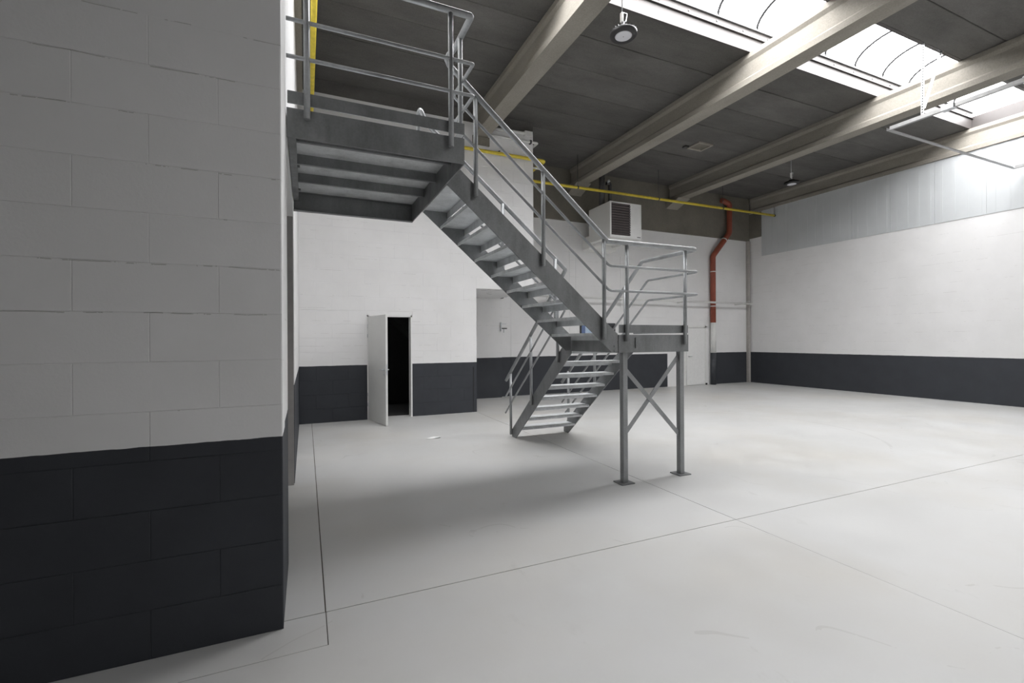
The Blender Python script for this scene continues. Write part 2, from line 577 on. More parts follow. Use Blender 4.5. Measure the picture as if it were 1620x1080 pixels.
# ---- back wall
BX0 = 4.90
wb = (MB().box(3.3, 7.63, YB, YB + .3, 0, ZS).box(8.945, 15.2, YB, YB + .3, 0, ZS).box(7.63, 8.945, YB, YB + .3, 0, 1.42)
      .box(7.63, 8.945, YB, YB + .3, 2.1, ZS).build('wall_back', m_wall_back))
structure(wb, 'far white back wall with a dark band, behind the staircase landing', 'wall')
wp = MB().box(3.48, 4.985, 11.93, YB, 0, ZO).build('wall_pier', m_wall)
structure(wp, 'pale pier under the oversailing block wall with a dark band at its foot', 'wall')
for (x0, x1, z0, z1) in ((5.335, 7.25, 1.11, 5.1), (7.268, 7.48, 1.11, 5.1), (9.155, 11.045, 2.3, 4.22), (7.495, 9.14, 2.3, 4.18)):
    MB().box(x0, x1, YB - .009, YB, z0, z1).bevel(.003).build('infill_panel', m_wall_back, wb)
MB().box(5.335, 7.61, YB - .009, YB, 0.0, 1.10).build('infill_panel', m_wall_back, wb)

t4 = (MB().box(4.9, 14.91, YB - .06, YB, 5.16, ZS).box(14.885, 15.2, 11.545, YB, 5.24, ZB - .02).build('trim_3', m_ring))
structure(t4, 'unpainted concrete ring beam along the top of the back wall', 'trim')

# ---- small window in the back wall
w5 = struct_empty('window_5', 'small dark framed window with sky painted blue on its panes, in the back wall', 'window', (8.29, YB, 1.42))
for (x0, x1, z0, z1) in ((7.63, 7.70, 1.42, 2.1), (8.875, 8.945, 1.42, 2.1), (7.70, 8.875, 2.03, 2.1), (7.70, 8.875, 1.42, 1.49), (8.12, 8.19, 1.49, 2.03)):
    MB().box(x0, x1, YB - .01, YB + .07, z0, z1).build('frame', m_winframe, w5)
MB().box(7.70, 7.845, YB + .02, YB + .03, 1.49, 2.03).build('pane', m_blue, w5)
MB().box(7.845, 8.12, YB + .02, YB + .03, 1.49, 2.03).build('pane', m_pale, w5)
MB().box(8.19, 8.875, YB + .02, YB + .03, 1.49, 2.03).build('pane', m_dark_glass, w5)
MB().box(7.6, 8.98, YB + .08, YB + .12, 1.4, 2.12).build('backing', m_darkroom, w5)

# ---- white door in the back wall
d2 = struct_empty('door_2', 'closed white door in the back wall beside the red drain pipe', 'door', (12.3, YB, 0))
MB().box(11.88, 12.72, YB - .03, YB - .005, .01, 1.97).bevel(.004).build('leaf', m_frame, d2)
MB().box(11.80, 11.87, YB - .02, YB, 0, 2.05).box(12.73, 12.80, YB - .02, YB, 0, 2.05).box(11.80, 12.80, YB - .02, YB, 1.98, 2.05).build('frame', m_plast, d2)
MB().tube([(11.96, YB - .03, 1.0), (11.96, YB - .08, 1.0), (12.08, YB - .08, 1.0)], .011, 8).build('handle', m_zinc, d2)
MB().tube([(12.75, YB - .06, 0), (12.75, YB - .06, .06)], .03, 10).build('door_stop', m_rubber, d2)

# ---- right wall
wR = (MB().box(XR, 15.3, FRONT, YB + .3, 0, ZB + .01).box(15.19, 15.4, FRONT, YB + .3, ZB, 7.0).build('wall_right', m_wall))
structure(wR, 'long white right wall with a dark grey band along the floor', 'wall')
CY, CW = 11.545, 1.0
while CY > FRONT + .1:
    y0 = max(CY - CW, FRONT)
    p = MB()
    p.box(XR - .012, XR, y0 + .003, CY - .003, 4.54, ZB)
    n = 4
    for i in range(n):
        yy = y0 + (CY - y0) * (i + .5) / n
        p.box(XR - .017, XR - .0119, yy - .045, yy + .045, 4.542, ZB)
    p.build('cladding_panel', m_clad, wR)
    CY -= CW

# ---- walls behind the camera
wF = MB().box(FARX - .3, 15.3, FRONT - .3, FRONT, 0, 7.4).build('wall_front', m_wall)
structure(wF, 'white front wall opposite the staircase', 'wall')
wX = MB().box(FARX - .3, FARX, FRONT, YN + .3, 0, 7.4).build('wall_far_left', m_wall)
structure(wX, 'white side wall at the far end of the front bay', 'wall')

# ---- roof: slab panels and concrete beams
ce = MB().box(-.4, 15.4, SKY2_Y1 + .02, SKY_Y0 - .02, ZS + .16, ZS + .30).box(FARX - .3, 15.4, FRONT - .3, SKY2_Y0 - .02, ZS + .16, ZS + .30).box(-.4, 15.4, SKY_Y1 + .02, 12.6, ZS + .16, ZS + .30)
ce.box(-.4, SKY2_X0, SKY2_Y0 - .02, SKY2_Y1 + .02, ZS + .16, ZS + .3)
ce.box(FARX - .3, -.4, SKY2_Y0 - .02, 12.6, ZS + .16, ZS + .3)
ce = ce.build('ceiling', m_slab)
structure(ce, 'flat roof of grey concrete planks carried by deep concrete beams', 'ceiling')
cuts = [SKY_Y1]
while cuts[-1] < 12.3:
    cuts.append(min(cuts[-1] + .82, 12.4))
near = [SKY_Y0, 3.86]
while near[-1] > SKY2_Y1:
    near.append(max(near[-1] - .82, SKY2_Y1))
front = [SKY2_Y0]
while front[-1] > FRONT:
    front.append(max(front[-1] - .82, FRONT - .2))
near2 = (SKY2_Y0, SKY2_Y1)
rows = list(zip(cuts, cuts[1:])) + [near2] + [(b, a) for q in (near, front) for a, b in zip(q, q[1:])]
cent = [b + BW / 2 for b in BEAMS]
panel_cache = {}
for (x0, x1) in zip(cent, cent[1:]):
    for (y0, y1) in rows:
        if y1 - y0 < .05 or ((y0, y1) == near2 and x0 > SKY2_X0 - .1):
            continue
        k = (round(x1 - x0, 3), round(y1 - y0, 3))
        if k not in panel_cache:
            b = MB().box(0, x1 - x0, .005, y1 - y0 - .005, 0, .15)
            b.bevel(.008)
            panel_cache[k] = b.mesh('ceiling_panel', m_slab)
        put('ceiling_panel', panel_cache[k], ce, (x0, y0, ZS + random.uniform(-.006, .006)))
MB().box(FARX - .3, cent[0], FRONT - .2, YN + .3, ZS, ZS + .15).build('ceiling_panel', m_slab, ce)

def beam_profile(x):
    c = x + BW / 2
    hw, ww = BW / 2, .115
    L = [(-hw, ZB), (-hw, ZB + .10), (-ww, ZB + .15), (-ww, ZS - .15), (-hw + .01, ZS - .09), (-hw + .01, ZS - .006)]
    R = [(-a, b) for a, b in L[::-1]]
    return [(c + a, b) for a, b in L + R]
for i, x in enumerate(BEAMS):
    y1 = 12.0 if i != 1 else YD + .06
    b = MB().prism(beam_profile(x), 'y', FRONT, y1).build('beam', m_beam, ce)
    if i in (2, 3):
        c = x + BW / 2
        MB().prism([(11.45, ZB - .005), (12.03, ZB - .22), (12.03, ZB - .005)], 'x', c - .24, c + .24).build('corbel', m_beam, b)
    if i == 1:
        c = x + BW / 2
        MB().box(c - .2, c + .2, YD - .03, YD + .02, ZB - .2, ZB - .005).build('bearing_pad', m_ring, b)

# ---- barrel vault skylight strip, one window per bay
ZC = 7.12
hwid = (SKY_Y1 - SKY_Y0) / 2
names = ['above the platform', 'with the near lamp hung beside it', 'with the slotted track hangers beside it', 'along the right wall']
wcount = 0
def vault(yc, t, r=0.0):
    a = math.pi * t
    return (yc - (hwid + r) * math.cos(a), ZC + (.36 + r) * math.sin(a))
def skylight(yc, x0, x1, number, label):
    Y0, Y1 = yc - hwid, yc + hwid
    wn = struct_empty('window_%d' % number, label, 'skylight', ((x0 + x1) / 2, yc, ZS))
    for (yy, s) in ((Y1, 1), (Y0, -1)):
        a, b = sorted((yy, yy + s * .06))
        MB().box(x0, x1, a, b, ZS, ZC).build('curb', m_curb, wn)
        a, b = sorted((yy - s * .035, yy))
        MB().box(x0, x1, a, b, 6.945, 6.975).build('ledge', m_curb, wn)
        MB().box(x0, x1, a, b, ZC - .03, ZC + .01).build('glazing_bar', m_rib, wn)
        if s > 0:
            for k in range(6):
                xx = x0 + (k + .5) * (x1 - x0) / 6
                MB().tube([(xx, yy - .012, 7.03), (xx, yy + .01, 7.03)], .016, 8).build('bolt', m_rib, wn)
    n = 4
    for k in range(n):
        a, b = x0 + (x1 - x0) * k / n, x0 + (x1 - x0) * (k + 1) / n
        p = MB()
        N = 12
        rr = []
        for j in range(N + 1):
            y, z = vault(yc, j / N)
            rr.append([p.bm.verts.new(q) for q in ((a + .002, y, z), (b - .002, y, z))])
        for A, B in zip(rr, rr[1:]):
            f = p.bm.faces.new([A[0], A[1], B[1], B[0]])
            f.smooth = True
        p.build('pane', m_glaze, wn)
        MB().tube([(a, *vault(yc, j / 14, -.02)) for j in range(15)], .022, 6).build('rib', m_arch, wn)
ycs = ((SKY_Y0 + SKY_Y1) / 2, (SKY2_Y0 + SKY2_Y1) / 2)
for i, (x0, x1) in enumerate(zip(cent, cent[1:])):
    skylight(ycs[0], x0, x1, i + 1, 'barrel vaulted skylight bay ' + names[i])
for i, (x0, x1) in enumerate(zip(cent[1:], cent[2:])):
    skylight(ycs[1], x0, x1, i + 6, 'assumed unseen skylight bay adding light over the front of the hall, %s from the right wall' % ['third', 'second', 'first'][i])
tn = 4
for k, yc in enumerate(ycs):
    for xx, nm in ((cent[k], 'above the left end'), (cent[-1], 'above the right wall')):
        p = MB().prism([(yc - hwid - .06, ZC - .12)] + [vault(yc, j / 12, .05) for j in range(13)] + [(yc + hwid + .06, ZC - .12)], 'x', xx - .006, xx + .006).build('trim_%d' % tn, m_glaze)
        structure(p, 'glazed end panel closing the %s skylight strip ' % ('staircase', 'front')[k] + nm, 'trim')
        tn += 1
        MB().box(xx - .05, xx + .05, yc - hwid - .06, yc + hwid + .06, ZS - .02, ZC - .12).build('end_curb', m_curb, p)

# ================================================================== STAIRCASE
st = thing('steel_staircase', 'galvanised steel staircase with a landing, open treads and tubular railings', 'staircase', (3.2, 4.7, 0))
def part(mb, name, mat=None, parent=None):
    return mb.build(name, mat or m_galv, parent or st)

YF, YFAR = 4.15, 5.13                 # outer faces of the upper flight
PX, PY0, PY1, PZ = 1.192, 3.62, 5.66, 3.243
LX0, LX1, LY0, LY1, LZ = 3.115, 4.11, 4.15, 5.15, 1.648
RS = .863
zl = lambda x: 2.341 - RS * (x - 2)
zu = lambda x: 2.605 - RS * (x - 2)
poly = [(PX, zl(PX)), (PX, PZ), (2 + (2.605 - PZ) / RS, PZ), (3.10, zu(3.10)), (3.10, 1.457), (2 + (2.341 - 1.457) / RS, 1.457)]
part(MB().prism(poly, 'y', YF, YF + .012), 'stringer')
part(MB().prism(poly, 'y', YFAR, YFAR + .012), 'stringer')
for zz in (1.545, 1.495):
    part(MB().tube([(3.06, YF - .008, zz - .02), (3.06, YF + .002, zz - .02)], .012, 8), 'bolt')
# treads of the upper flight
def tread_mesh(wx, wy, front):
    """folded plate: shallow lip at the back, deep lip under the nosing; the nosing is at +X or +Y"""
    b = MB().box(0, wx, 0, wy, -.006, 0)
    if front == 'x':
        b.box(0, .006, 0, wy, -.034, -.006).box(wx - .006, wx, 0, wy, -.082, -.006)
    else:
        b.box(0, wx, 0, .006, -.034, -.006).box(0, wx, wy - .006, wy, -.075, -.006)
    return b
tm = tread_mesh(.292, YFAR - YF - .014, 'x').mesh('tread', m_galv_d)
for k in range(0, 9):
    put('tread', tm, st, Vector((2.82 - .2035 * k, YF + .013, 1.668 + .1735 * k)) - st.location)
# landing
part(MB().prism([(LY0, 1.452), (LY0, LZ), (LY0 + .05, LZ), (LY0 + .05, LZ - .01), (LY0 + .01, LZ - .01), (LY0 + .01, 1.462), (LY0 + .05, 1.462), (LY0 + .05, 1.452)], 'x', LX0, LX1), 'landing_beam')
part(MB().prism([(LY1, 1.452), (LY1, LZ), (LY1 - .05, LZ), (LY1 - .05, LZ - .01), (LY1 - .01, LZ - .01), (LY1 - .01, 1.462), (LY1 - .05, 1.462), (LY1 - .05, 1.452)], 'x', LX0, LX1), 'landing_beam')
part(MB().box(LX0, LX0 + .01, LY0 + .01, LY1 - .01, 1.452, LZ), 'landing_beam')
part(MB().box(LX1 - .01, LX1, LY0 + .01, LY1 - .01, 1.452, LZ), 'landing_beam')
part(MB().box(LX0 + .01, LX1 - .01, LY0 + .05, LY1 - .05, LZ - .006, LZ), 'landing_deck', m_galv_d)
part(MB().box(LX0, LX1 - .01, LY0 - .004, LY0 + .002, 1.668, 1.757), 'toe_board')
part(MB().box(LX1 - .004, LX1 + .002, LY0 + .02, LY1, 1.668, 1.757), 'toe_board')
for zz in (LZ - .04,):
    part(MB().box(3.335, 3.35, LY0 - .012, LY0, 1.50, 1.615), 'lug')
for px in (3.235, 4.055):
    lg = part(MB().box(px - .032, px + .032, 4.195, 4.259, .012, 1.452).bevel(.004), 'leg', m_galv_l)
    part(MB().box(px - .085, px + .085, 4.145, 4.31, 0, .012), 'base_plate', None, lg)
part(MB().bar((3.255, 4.222, 1.262), (4.035, 4.222, .468), .05, .006), 'brace', m_galv_l)
part(MB().bar((3.255, 4.232, .545), (4.035, 4.232, 1.40), .05, .006), 'brace', m_galv_l)
# lower flight
ls = lambda y: 0.02 + .817 * (6.86 - y)
lu = lambda y: .196 + .8305 * (6.941 - y)
for x0 in (LX0, LX1 - .012):
    yb = 6.86 + .02 / .817
    ytop = 6.941 + .196 / .8305
    po = [(LY1, ls(LY1)), (LY1, LZ), (6.941 - (LZ - .196) / .8305, LZ), (7.03, lu(7.03)), (7.03, 0), (yb, 0)]
    if po[2][0] < LY1:
        po = [(LY1, 1.42), (LY1, min(LZ, lu(LY1))), (7.03, lu(7.03)), (7.03, 0), (yb, 0)]
    part(MB().prism(po, 'x', x0, x0 + .012), 'stringer')
tm2 = tread_mesh(LX1 - LX0 - .026, .265, 'y').mesh('tread', m_galv_d)
for k in range(1, 9):
    put('tread', tm2, st, Vector((LX0 + .013, 6.655 - .2153 * (k - 1), .183 * k + .018)) - st.location)
# platform
part(MB().box(XL + .005, PX, PY0, PY0 + .012, 3.035, PZ), 'platform_beam')
part(MB().prism([(PY1, 3.03), (PY1, PZ), (PY1 - .06, PZ), (PY1 - .06, PZ - .01), (PY1 - .01, PZ - .01), (PY1 - .01, 3.042), (PY1 - .06, 3.042), (PY1 - .06, 3.03)], 'x', XL + .005, PX), 'platform_beam')
part(MB().box(PX - .01, PX, PY0 + .01, PY1 - .01, 3.03, PZ), 'platform_beam')
part(MB().box(XL + .005, XL + .06, PY0 + .065, PY1 - .06, 3.13, PZ - .012), 'wall_angle')
part(MB().box(XL + .005, PX - .01, PY0 + .012, PY1 - .06, PZ - .008, PZ), 'platform_deck', m_galv_d)
for yy in (3.97, 4.47, 4.97):
    part(MB().prism([(yy, 3.15), (yy, PZ - .008), (yy + .006, PZ - .008), (yy + .006, 3.156), (yy + .03, 3.156), (yy + .03, 3.15)], 'x', XL + .06, PX - .012), 'joist')
for yy in (4.02, 4.6, 5.3):
    part(MB().tube([(XL + .055, yy, 3.17), (XL + .08, yy, 3.17)], .012, 6), 'bolt')
part(MB().box(XL + .01, PX, PY0 - .004, PY0 + .002, 3.272, 3.362), 'toe_board')
part(MB().box(PX - .002, PX + .004, PY0 + .01, YF - .02, 3.272, 3.362), 'toe_board')

# railings ---------------------------------------------------------------
RH, RM, RP = .026, .0145, .0215
XS, YFR, YST, YFS = 1.245, 3.585, 4.115, 5.175      # side rail, front rail, near and far flight rails
hz = lambda x: 3.450 - .845 * (x - 2)
XR2, XL2 = 4.165, 3.085
ly = lambda y: 1.807 - .828 * (y - 6.124)
YE = 7.20
tops = [(XL + .005, YFR, 4.232), (XS, YFR, 4.232), (XS, 3.98, 4.232), (1.17, YST, 4.19), (1.27, YST, hz(1.27)), (2.945, YST, 2.645),
        (XR2 + .02, YST - .02, 2.645), (XR2, 5.03, 2.645), (XR2, YE, 2.645 - .832 * (YE - 5.03))]
pth = [Vector(tops[0])] + arc(tops[1], tops[0], tops[2], .02, 3) + [Vector(tops[2]), Vector((1.235, 4.06, 4.226)), Vector((1.205, 4.10, 4.195)), Vector((1.195, 4.115, 4.155)), Vector((1.215, 4.115, 4.115)), Vector((1.27, 4.115, hz(1.27)))]
pth += arc(tops[5], tops[4], tops[6], .03, 3) + arc(tops[6], tops[5], tops[7], .05, 5) + arc(tops[7], tops[6], tops[8], .05, 4) + [Vector(tops[8])]
part(MB().tube(pth, RH, 12), 'handrail', m_galv_r)
for off, zp, zla in ((0, 3.846, 2.385), (1, 3.586, 2.12)):
    mz = (lambda x: 3.192 - .835 * (x - 2)) if off == 0 else (lambda x: 2.925 - .835 * (x - 2))
    xb = 2.97
    pts = [(XL + .005, YFR, zp), (XS + .015, YFR, zp), (XS + .005, YST, zp - .005), (xb, YST, zla), (XR2 + .055, YST - .02, zla), (XR2 + .01, 4.93, zla - .005), (XR2 + .01, YE + .02, zla - .832 * (YE + .02 - 4.93))]
    q = [Vector(pts[0])] + arc(pts[1], pts[0], pts[2], .015, 2) + arc(pts[2], pts[1], pts[3], .03, 3) + arc(pts[3], pts[2], pts[4], .10, 5) + arc(pts[4], pts[3], pts[5], .06, 6) + arc(pts[5], pts[4], pts[6], .10, 5) + [Vector(pts[6])]
    part(MB().tube(q, RM, 8), 'mid_rail', m_galv_r)
# far side of the upper flight and left side of the lower flight
fz = lambda x: 3.405 - .86 * (x - 2)
f0 = [(1.19, 5.30, 3.30), (1.19, 5.30, 4.19), (1.19, YFS, 4.19), (1.25, YFS, fz(1.25)), (XL2 - .03, YFS, fz(XL2 - .03)), (XL2, 5.30, 2.44), (XL2, YE, ly(YE))]
q = [Vector(f0[0])] + arc(f0[1], f0[0], f0[2], .05, 5) + arc(f0[2], f0[1], f0[3], .04, 4) + [Vector(f0[3])] + arc(f0[4], f0[3], f0[5], .02, 3) + arc(f0[5], f0[4], f0[6], .03, 3) + [Vector(f0[6])]
part(MB().tube(q, RH, 12), 'handrail', m_galv_r)
for dz in (.265, .53):
    f1 = [(1.25, YFS, fz(1.25) - dz), (XL2 - .04, YFS, fz(XL2 - .04) - dz), (XL2, 5.34, ly(5.34) - dz - .03), (XL2, YE + .03, ly(YE + .03) - dz + .005)]
    q = [Vector(f1[0])] + arc(f1[1], f1[0], f1[2], .05, 5) + arc(f1[2], f1[1], f1[3], .05, 5) + [Vector(f1[3])]
    part(MB().tube(q, RM, 8), 'mid_rail', m_galv_r)
# rear guard of the platform
part(MB().tube([(XL + .005, PY1 + .03, 4.14), (1.0, PY1 + .03, 4.14)], RH, 10), 'handrail', m_galv_r)
for zz in (3.846, 3.586):
    part(MB().tube([(XL + .005, PY1 + .03, zz), (1.02, PY1 + .03, zz)], RM, 8), 'mid_rail', m_galv_r)
def post(x, y, z0, z1):
    part(MB().tube([(x, y, z0), (x, y, z1)], RP, 12), 'rail_post', m_galv_r)
post(.017, YFR + .005, 3.165, 4.22)
post(1.072, YFR + .005, 3.145, 4.22)
post(XS - .005, 3.87, 3.16, 4.22)
post(1.0, PY1 + .03, 3.15, 4.14)
post(.1, PY1 + .03, 3.15, 4.14)
for x, zb in ((1.467, 2.945), (2.18, 2.34), (2.905, 1.60)):
    post(x, YST + .005, zb, hz(x) - .01)
post(3.205, YST + .005, 1.575, 2.63)
post(4.035, YST + .005, 1.535, 2.63)
for x in (1.46, 2.18, 2.90):
    post(x, YFS - .008, zl(x) + .04, fz(x) - .01)
for y in (7.02, 6.26):
    post(XL2 + .005, y, max(.04, lu(y) - .14), ly(y) - .01)
post(XL2 + .005, 5.45, lu(5.45) - .14, ly(5.45) - .01)
for y in (6.93, 6.13, 5.36):
    post(XR2 - .03, y, max(.06, lu(y) - .14), 2.645 - .832 * (y - 5.03) - .01)

# ================================================================== SERVICES
# yellow gas pipe
gp = thing('gas_pipe', 'yellow gas pipe running along the block wall and below the roof beams', 'pipe', (0.115, 9.66, 5.78))
gpts = [(.115, 5.0, 5.80), (.115, 9.67, 5.79), (5.16, 9.67, 5.79), (5.16, 11.0, 5.79), (14.86, 11.0, 5.845)]
MB().tube(rounded(gpts, .07, 4), .038, 10).build('pipe', m_yellow, gp)
for x in (6.9, 9.75, 12.4, 14.84):
    MB().tube([(x, 11.0, 5.80), (x, 11.0, ZS if x < 14 else ZB)], .008, 6).build('hanger', m_flue, gp)
    MB().tube([(x - .02, 11.0, 5.79 + .055 * (x - 5.16) / 9.7), (x + .02, 11.0, 5.79 + .055 * (x - 5.16) / 9.7)], .045, 10).build('clip', m_flue, gp)
for x in (1.2, 2.6, 4.0):
    MB().box(x - .015, x + .015, 9.63, YD + .001, 5.83, 5.845).build('bracket', m_flue, gp)
MB().box(4.85, 5.2, 9.95, 9.99, 5.70, 5.73).build('bracket', m_plast, gp)
for y in (6.5, 8.6):
    MB().tube([(.115, y, 5.8), (.115, y, ZS)], .008, 6).build('hanger', m_flue, gp)

# red drain pipe with painted foot
YP = 11.985
dp = thing('drain_pipe', 'red brown plastic drain pipe with a double bend and painted foot', 'pipe', (13.02, YP, 0))
MB().tube([(13.02, YP, 0), (13.02, YP, 1.108)], .092, 14).build('foot_section', plain('dado_dark_paint', DARK, .6), dp).__setitem__('label', 'dark grey painted lower end')
MB().tube([(13.02, YP, 1.108), (13.02, YP, 2.16)], .094, 14).build('foot_section', m_plast, dp).__setitem__('label', 'white painted section')
rp_ = [(13.02, YP, 2.16), (13.02, YP, 4.48), (13.71, YP - .1, 5.33), (13.72, YP - .1, 6.36), (13.35, YP - .1, 6.44)]
MB().tube([Vector(rp_[0])] + arc(rp_[1], rp_[0], rp_[2], .2, 3) + arc(rp_[2], rp_[1], rp_[3], .2, 3) + arc(rp_[3], rp_[2], rp_[4], .12, 4) + [Vector(rp_[4])], .092, 14).build('pipe', m_red, dp)
for (p, q_) in (((13.02, YP, 2.72), (13.02, YP, 2.745)), ((13.02, YP, 3.92), (13.02, YP, 3.95)), ((13.48, YP - .07, 5.06), (13.50, YP - .07, 5.085))):
    MB().tube([p, q_], .101, 14).build('pipe_clamp', m_plast, dp)
MB().box(12.98, 13.06, YP + .08, YB - .012, 3.92, 3.95).build('bracket', m_plast, dp)
MB().box(12.98, 13.06, YP + .08, YB - .012, 2.70, 2.73).build('bracket', m_plast, dp)

# white horizontal pipe
hp = thing('water_pipe', 'white horizontal pipe crossing the back wall behind the red drain', 'pipe', (10, 11.835, 2.85))
MB().tube([(5.4, 11.835, 2.86), (14.70, 11.835, 2.85)], .035, 10).build('pipe', m_plast, hp)
MB().tube([(14.70, 11.835, 2.85), (14.76, 11.835, 2.85)], .044, 10).build('end_cap', m_plast, hp)
for x in (6.5, 9.0, 11.5, 14.2):
    MB().box(x - .02, x + .02, 11.835, YB - .012, 2.80, 2.90).build('clip', m_plast, hp)
cc = thing('corner_conduit', 'slim beige vertical duct in the corner of back wall and right wall', 'duct', (14.83, 12.04, 0))
MB().box(14.78, 14.88, 11.99, YB - .001, 0, 5.155).bevel(.006).build('duct', plain('beige_duct', (.42, .40, .375), .5), cc)
MB().box(14.77, 14.89, 11.98, YB - .001, 2.93, 2.96).build('strap', m_zinc, cc)

# unit heater
HY, HX0, HX1, HZ0, HZ1, HYB = 10.62, 7.70, 8.775, 4.435, 5.425, 11.68
uh = thing('unit_heater', 'white gas unit heater with dark louvres hung on the back wall', 'heater', ((HX0 + HX1) / 2, 11.1, HZ0))
MB().box(HX0, HX1, HY + .03, HYB, HZ0, HZ1).bevel(.012).build('casing', m_heater, uh)
GX1 = HX0 + .685
for (x0, x1, z0, z1) in ((HX0, HX0 + .045, HZ0, HZ1), (GX1, HX1, HZ0, HZ1), (HX0 + .045, GX1, HZ0, HZ0 + .065), (HX0 + .045, GX1, HZ1 - .04, HZ1)):
    MB().box(x0, x1, HY, HY + .032, z0, z1).build('front_panel', m_frame, uh)
MB().box(HX0 + .045, GX1, HY + .024, HY + .0305, HZ0 + .065, HZ1 - .04).build('grille_recess', m_black, uh)
n = 13
sl = MB().bar((0, 0, 0), (GX1 - HX0 - .05, 0, 0), .004, .05, up=(0, .75, .66)).mesh('louvre', m_brown)
for i in range(n):
    put('louvre', sl, uh, Vector((HX0 + .0475, HY + .008, HZ0 + .10 + i * (HZ1 - HZ0 - .16) / (n - 1))) - uh.location)
for i in range(n):
    MB().box(GX1 - .004, GX1 + .012, HY - .006, HY, HZ0 + .09 + i * .066, HZ0 + .11 + i * .066).build('louvre_pin', m_black, uh)
MB().box(HX1 - .15, HX1 - .03, HY - .002, HY + .002, HZ0 + .04, HZ0 + .065).build('nameplate', m_print, uh)
MB().tube([(HX0 + .14, 11.2, HZ1 - .01), (HX0 + .14, 11.2, ZS - .01)], .085, 14).build('flue', m_flue, uh)
MB().tube(rounded([(HX0 + .42, 11.2, HZ1 - .01), (HX0 + .42, 11.2, 6.13), (HX0 + .30, 11.2, 6.13)], .08, 4), .055, 12).build('air_intake', m_flue, uh)
MB().tube([(HX0 + .33, 11.12, 6.13), (HX0 + .29, 11.12, 6.18)], .05, 10).build('intake_elbow', m_zinc, uh)
for x in (HX0 + .2, HX1 - .2):
    MB().box(x - .025, x + .025, 11.2, YB - .012, HZ0 - .06, HZ0 - .002).build('wall_arm', m_heater, uh)
MB().box(HX0 + .02, HX1 - .05, 11.69, YB - .012, HZ0 - .16, HZ0 + .25).bevel(.03).build('rear_housing', m_heater, uh)

# high bay lamps
def lamp(x, y, z, ztop, label, R=.185):
    t = thing('high_bay_lamp', label, 'lamp', (x, y, z), 'round high bay lamps hung from the roof')
    MB().lathe([(R * .60, z - .012), (R * .97, z - .008), (R, z + .01), (R, z + .03), (R * .8, z + .045), (R * .45, z + .055), (R * .42, z + .11), (R * .2, z + .12)], x, y, 32).build('housing', m_black, t)
    MB().lathe([(R * .05, z - .019), (R * .54, z - .017), (R * .62, z - .0125)], x, y, 32).build('diffuser', m_lens, t)
    MB().lathe([(R * .015, z - .021), (R * .035, z - .021), (R * .04, z - .0185)], x, y, 10).build('centre_screw', m_rib, t)
    for j in range(24):
        a = 2 * math.pi * j / 24
        c, s_ = math.cos(a), math.sin(a)
        MB().bar((x + c * R * .5, y + s_ * R * .5, z + .06), (x + c * R * .97, y + s_ * R * .97, z + .04), .03, .005).build('cooling_fin', m_black, t)
    MB().tube([(x, y, z + .12), (x, y, z + .17)], .016, 8).build('stem', m_zinc, t)
    MB().box(x - .045, x - .005, y - .02, y + .02, z + .165, z + .30).bevel(.006).build('driver_box', m_plast, t)
    MB().tube([(x - .01, y, z + .18), (x + .045, y, z + .20), (x + .06, y, z + .31), (x - .02, y, z + .31)], .007, 6).build('hook', m_zinc, t)
    MB().tube([(x - .02, y, z + .30), (x - .02, y, ztop)], .006, 6).build('suspension_wire', m_zinc, t)
    return t
lamp(4.0, 5.19, 5.76, 7.40, 'round black high bay lamp hung under the skylight beside a roof beam')
lamp(12.40, 8.66, 5.90, ZS - .02, 'round black high bay lamp hung near the right wall')
wi = MB().tube([(3.86, 5.55, 6.70), (3.862, 5.55, 6.42)], .012, 6).build('hanging_wire', m_zinc)
tag(wi, 'short loose white wire end hanging beside the skylight lamp', 'wire')

# overhead tracks of a sectional door
TX0, TX1, TY, TZ = 9.80, 14.63, 4.95, 5.40
dt = thing('door_track', 'galvanised overhead track of a sectional door hung below the skylight', 'track', (12.2, TY, TZ))
def rail(x):
    return MB().box(x - .03, x + .03, FRONT, TY, TZ - .006, TZ).box(x - .03, x - .024, FRONT, TY, TZ, TZ + .05).box(x + .024, x + .03, FRONT, TY, TZ, TZ + .03).box(x - .03, x + .0, FRONT, TY, TZ + .05, TZ + .056)
for x in (TX0, TX1):
    rail(x).build('rail', m_track, dt)
MB().box(TX0 - .03, TX1 + .03, TY, TY + .05, TZ - .005, TZ).box(TX0 - .03, TX1 + .03, TY + .045, TY + .05, TZ, TZ + .05).build('end_bar', m_track, dt)
for (x, a, b) in ((TX0, (TX0, 4.47, TZ), (TX0 + .02, 4.46, 6.72)), (TX0 + .05, (TX0 + .05, 4.47, TZ + .18), (10.42, 4.47, 6.72))):
    hgr = MB().bar(a, b, .045, .004, up=(0, 1, 0)).build('slotted_hanger', m_zinc, dt)
    A, B = Vector(a), Vector(b)
    for i in range(26):
        p = A.lerp(B, (i + 1) / 28)
        d = (B - A).normalized()
        MB().bar(p + Vector((-.003, 0, 0)), p + Vector((-.003, 0, 0)) + d * .024, .020, .004, up=(0, 1, 0)).build('slot', m_black, hgr)
MB().bar((TX1, 4.47, TZ), (TX1, 4.47, ZB + .1), .045, .004, up=(0, 1, 0)).build('slotted_hanger', m_zinc, dt)
MB().box(TX0 - .05, TX0 + .06, 4.02, 4.20, TZ - .02, TZ + .07).bevel(.01).build('roller_bracket', m_zinc, dt)
MB().box(TX0 + .02, TX0 + .16, 3.0, 3.25, TZ - .012, TZ + .1).bevel(.01).build('roller_bracket', m_zinc, dt)

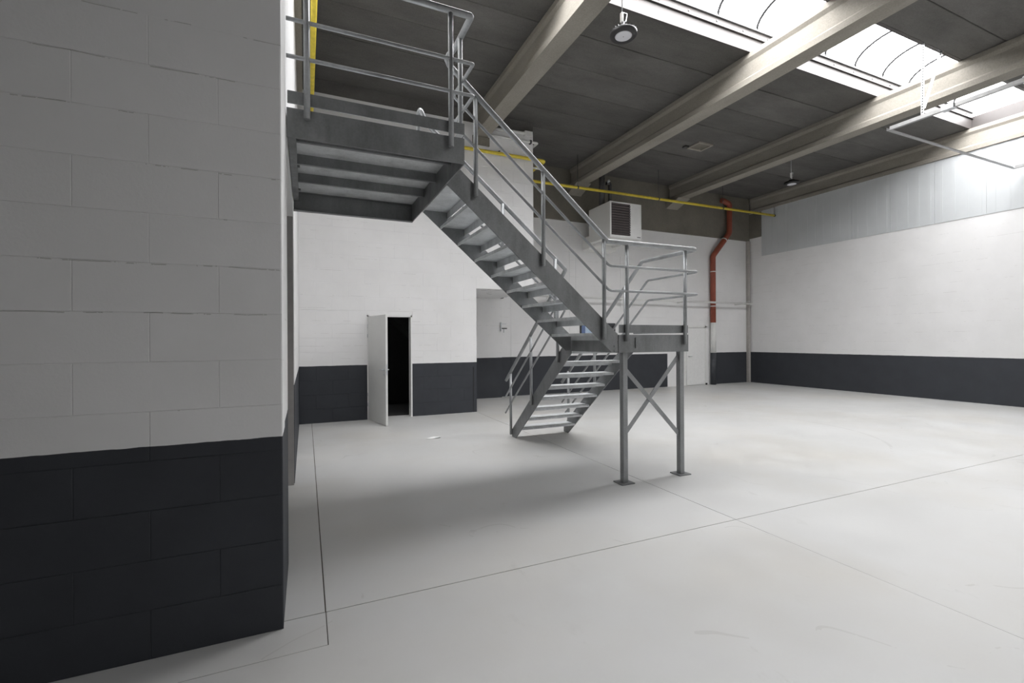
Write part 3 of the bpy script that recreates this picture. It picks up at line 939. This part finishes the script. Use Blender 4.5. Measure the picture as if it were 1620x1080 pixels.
# white cable conduits along the top of the block wall
cb = thing('cable_conduit', 'pair of white conduits along the top of the oversailing block wall', 'conduit', (4.4, 9.73, 6.2))
MB().tube([(3.83, 9.725, 6.36), (4.80, 9.725, 6.385)], .035, 10).build('conduit', m_plast, cb)
MB().tube(rounded([(3.83, 9.73, 6.20), (5.0, 9.73, 6.21), (5.0, 10.0, 6.21)], .03, 3), .028, 10).build('conduit', m_plast, cb)
MB().box(4.66, 4.86, 9.69, YD, 6.32, 6.44).build('clip', m_plast, cb)
MB().box(4.80, 4.84, 9.70, YD, 6.17, 6.25).build('clip', m_flue, cb)

# fittings on the pale pier
fb = thing('wall_bracket', 'small dark metal bracket high on the pale wall left of the stairs', 'bracket', (4.96, 11.9, 2.74))
MB().box(4.94, 5.00, 11.80, 11.93, 2.74, 2.80).bevel(.01).build('arm', m_flue, fb)
MB().box(5.0, 5.12, 11.86, 11.90, 2.775, 2.80).build('plate', m_zinc, fb)
fs = thing('wall_latch', 'small metal latch on the pale wall below the dark bracket', 'latch', (4.97, 11.9, 1.86))
MB().box(4.94, 4.965, 11.88, 11.93, 1.84, 2.08).build('plate', m_zinc, fs)
MB().box(4.965, 5.11, 11.89, 11.915, 2.03, 2.05).build('bolt', m_zinc, fs)
MB().box(4.965, 5.13, 11.89, 11.915, 1.90, 1.93).build('bolt', m_flue, fs)
MB().box(5.03, 5.05, 11.885, 11.915, 1.80, 1.90).build('catch', m_zinc, fs)

# remains of an old roof outlet on the slab
ho = thing('roof_outlet', 'old square outlet plate fixed to the roof slab between two beams', 'outlet', (9.55, 9.18, ZS))
hz_ = ZS - .012
for (x0, x1, y0, y1) in ((9.3, 9.8, 8.98, 9.03), (9.3, 9.8, 9.36, 9.41), (9.3, 9.35, 9.03, 9.36), (9.75, 9.8, 9.03, 9.36)):
    MB().box(x0, x1, y0, y1, hz_ - .03, hz_ + .006).build('rim', m_beam, ho)
MB().box(9.35, 9.75, 9.03, 9.36, hz_ - .006, hz_ + .006).build('plate', m_ring, ho)
MB().box(9.16, 9.28, 9.3, 9.42, hz_ - .03, hz_ + .006).build('stub', m_flue, ho)

# scrap of paper on the floor
pp = MB()
pts = [(-.12, -.02), (-.03, -.05), (.11, -.035), (.13, .01), (.02, .03), (-.10, .02)]
zz = [.012, .006, .022, .008, .014, .006]
A = [pp.bm.verts.new((1.89 + x, 7.45 + y, z)) for (x, y), z in zip(pts, zz)]
Bv = [pp.bm.verts.new((1.89 + x, 7.45 + y, z - .004)) for (x, y), z in zip(pts, zz)]
cA, cB = pp.bm.verts.new((1.90, 7.445, .030)), pp.bm.verts.new((1.90, 7.445, .002))
for i in range(6):
    j = (i + 1) % 6
    pp.bm.faces.new([A[i], A[j], cA])
    pp.bm.faces.new([Bv[j], Bv[i], cB])
    pp.bm.faces.new([A[j], A[i], Bv[i], Bv[j]])
tag(pp.build('paper_scrap', m_paper), 'small crumpled scrap of white paper lying on the grey floor', 'paper')
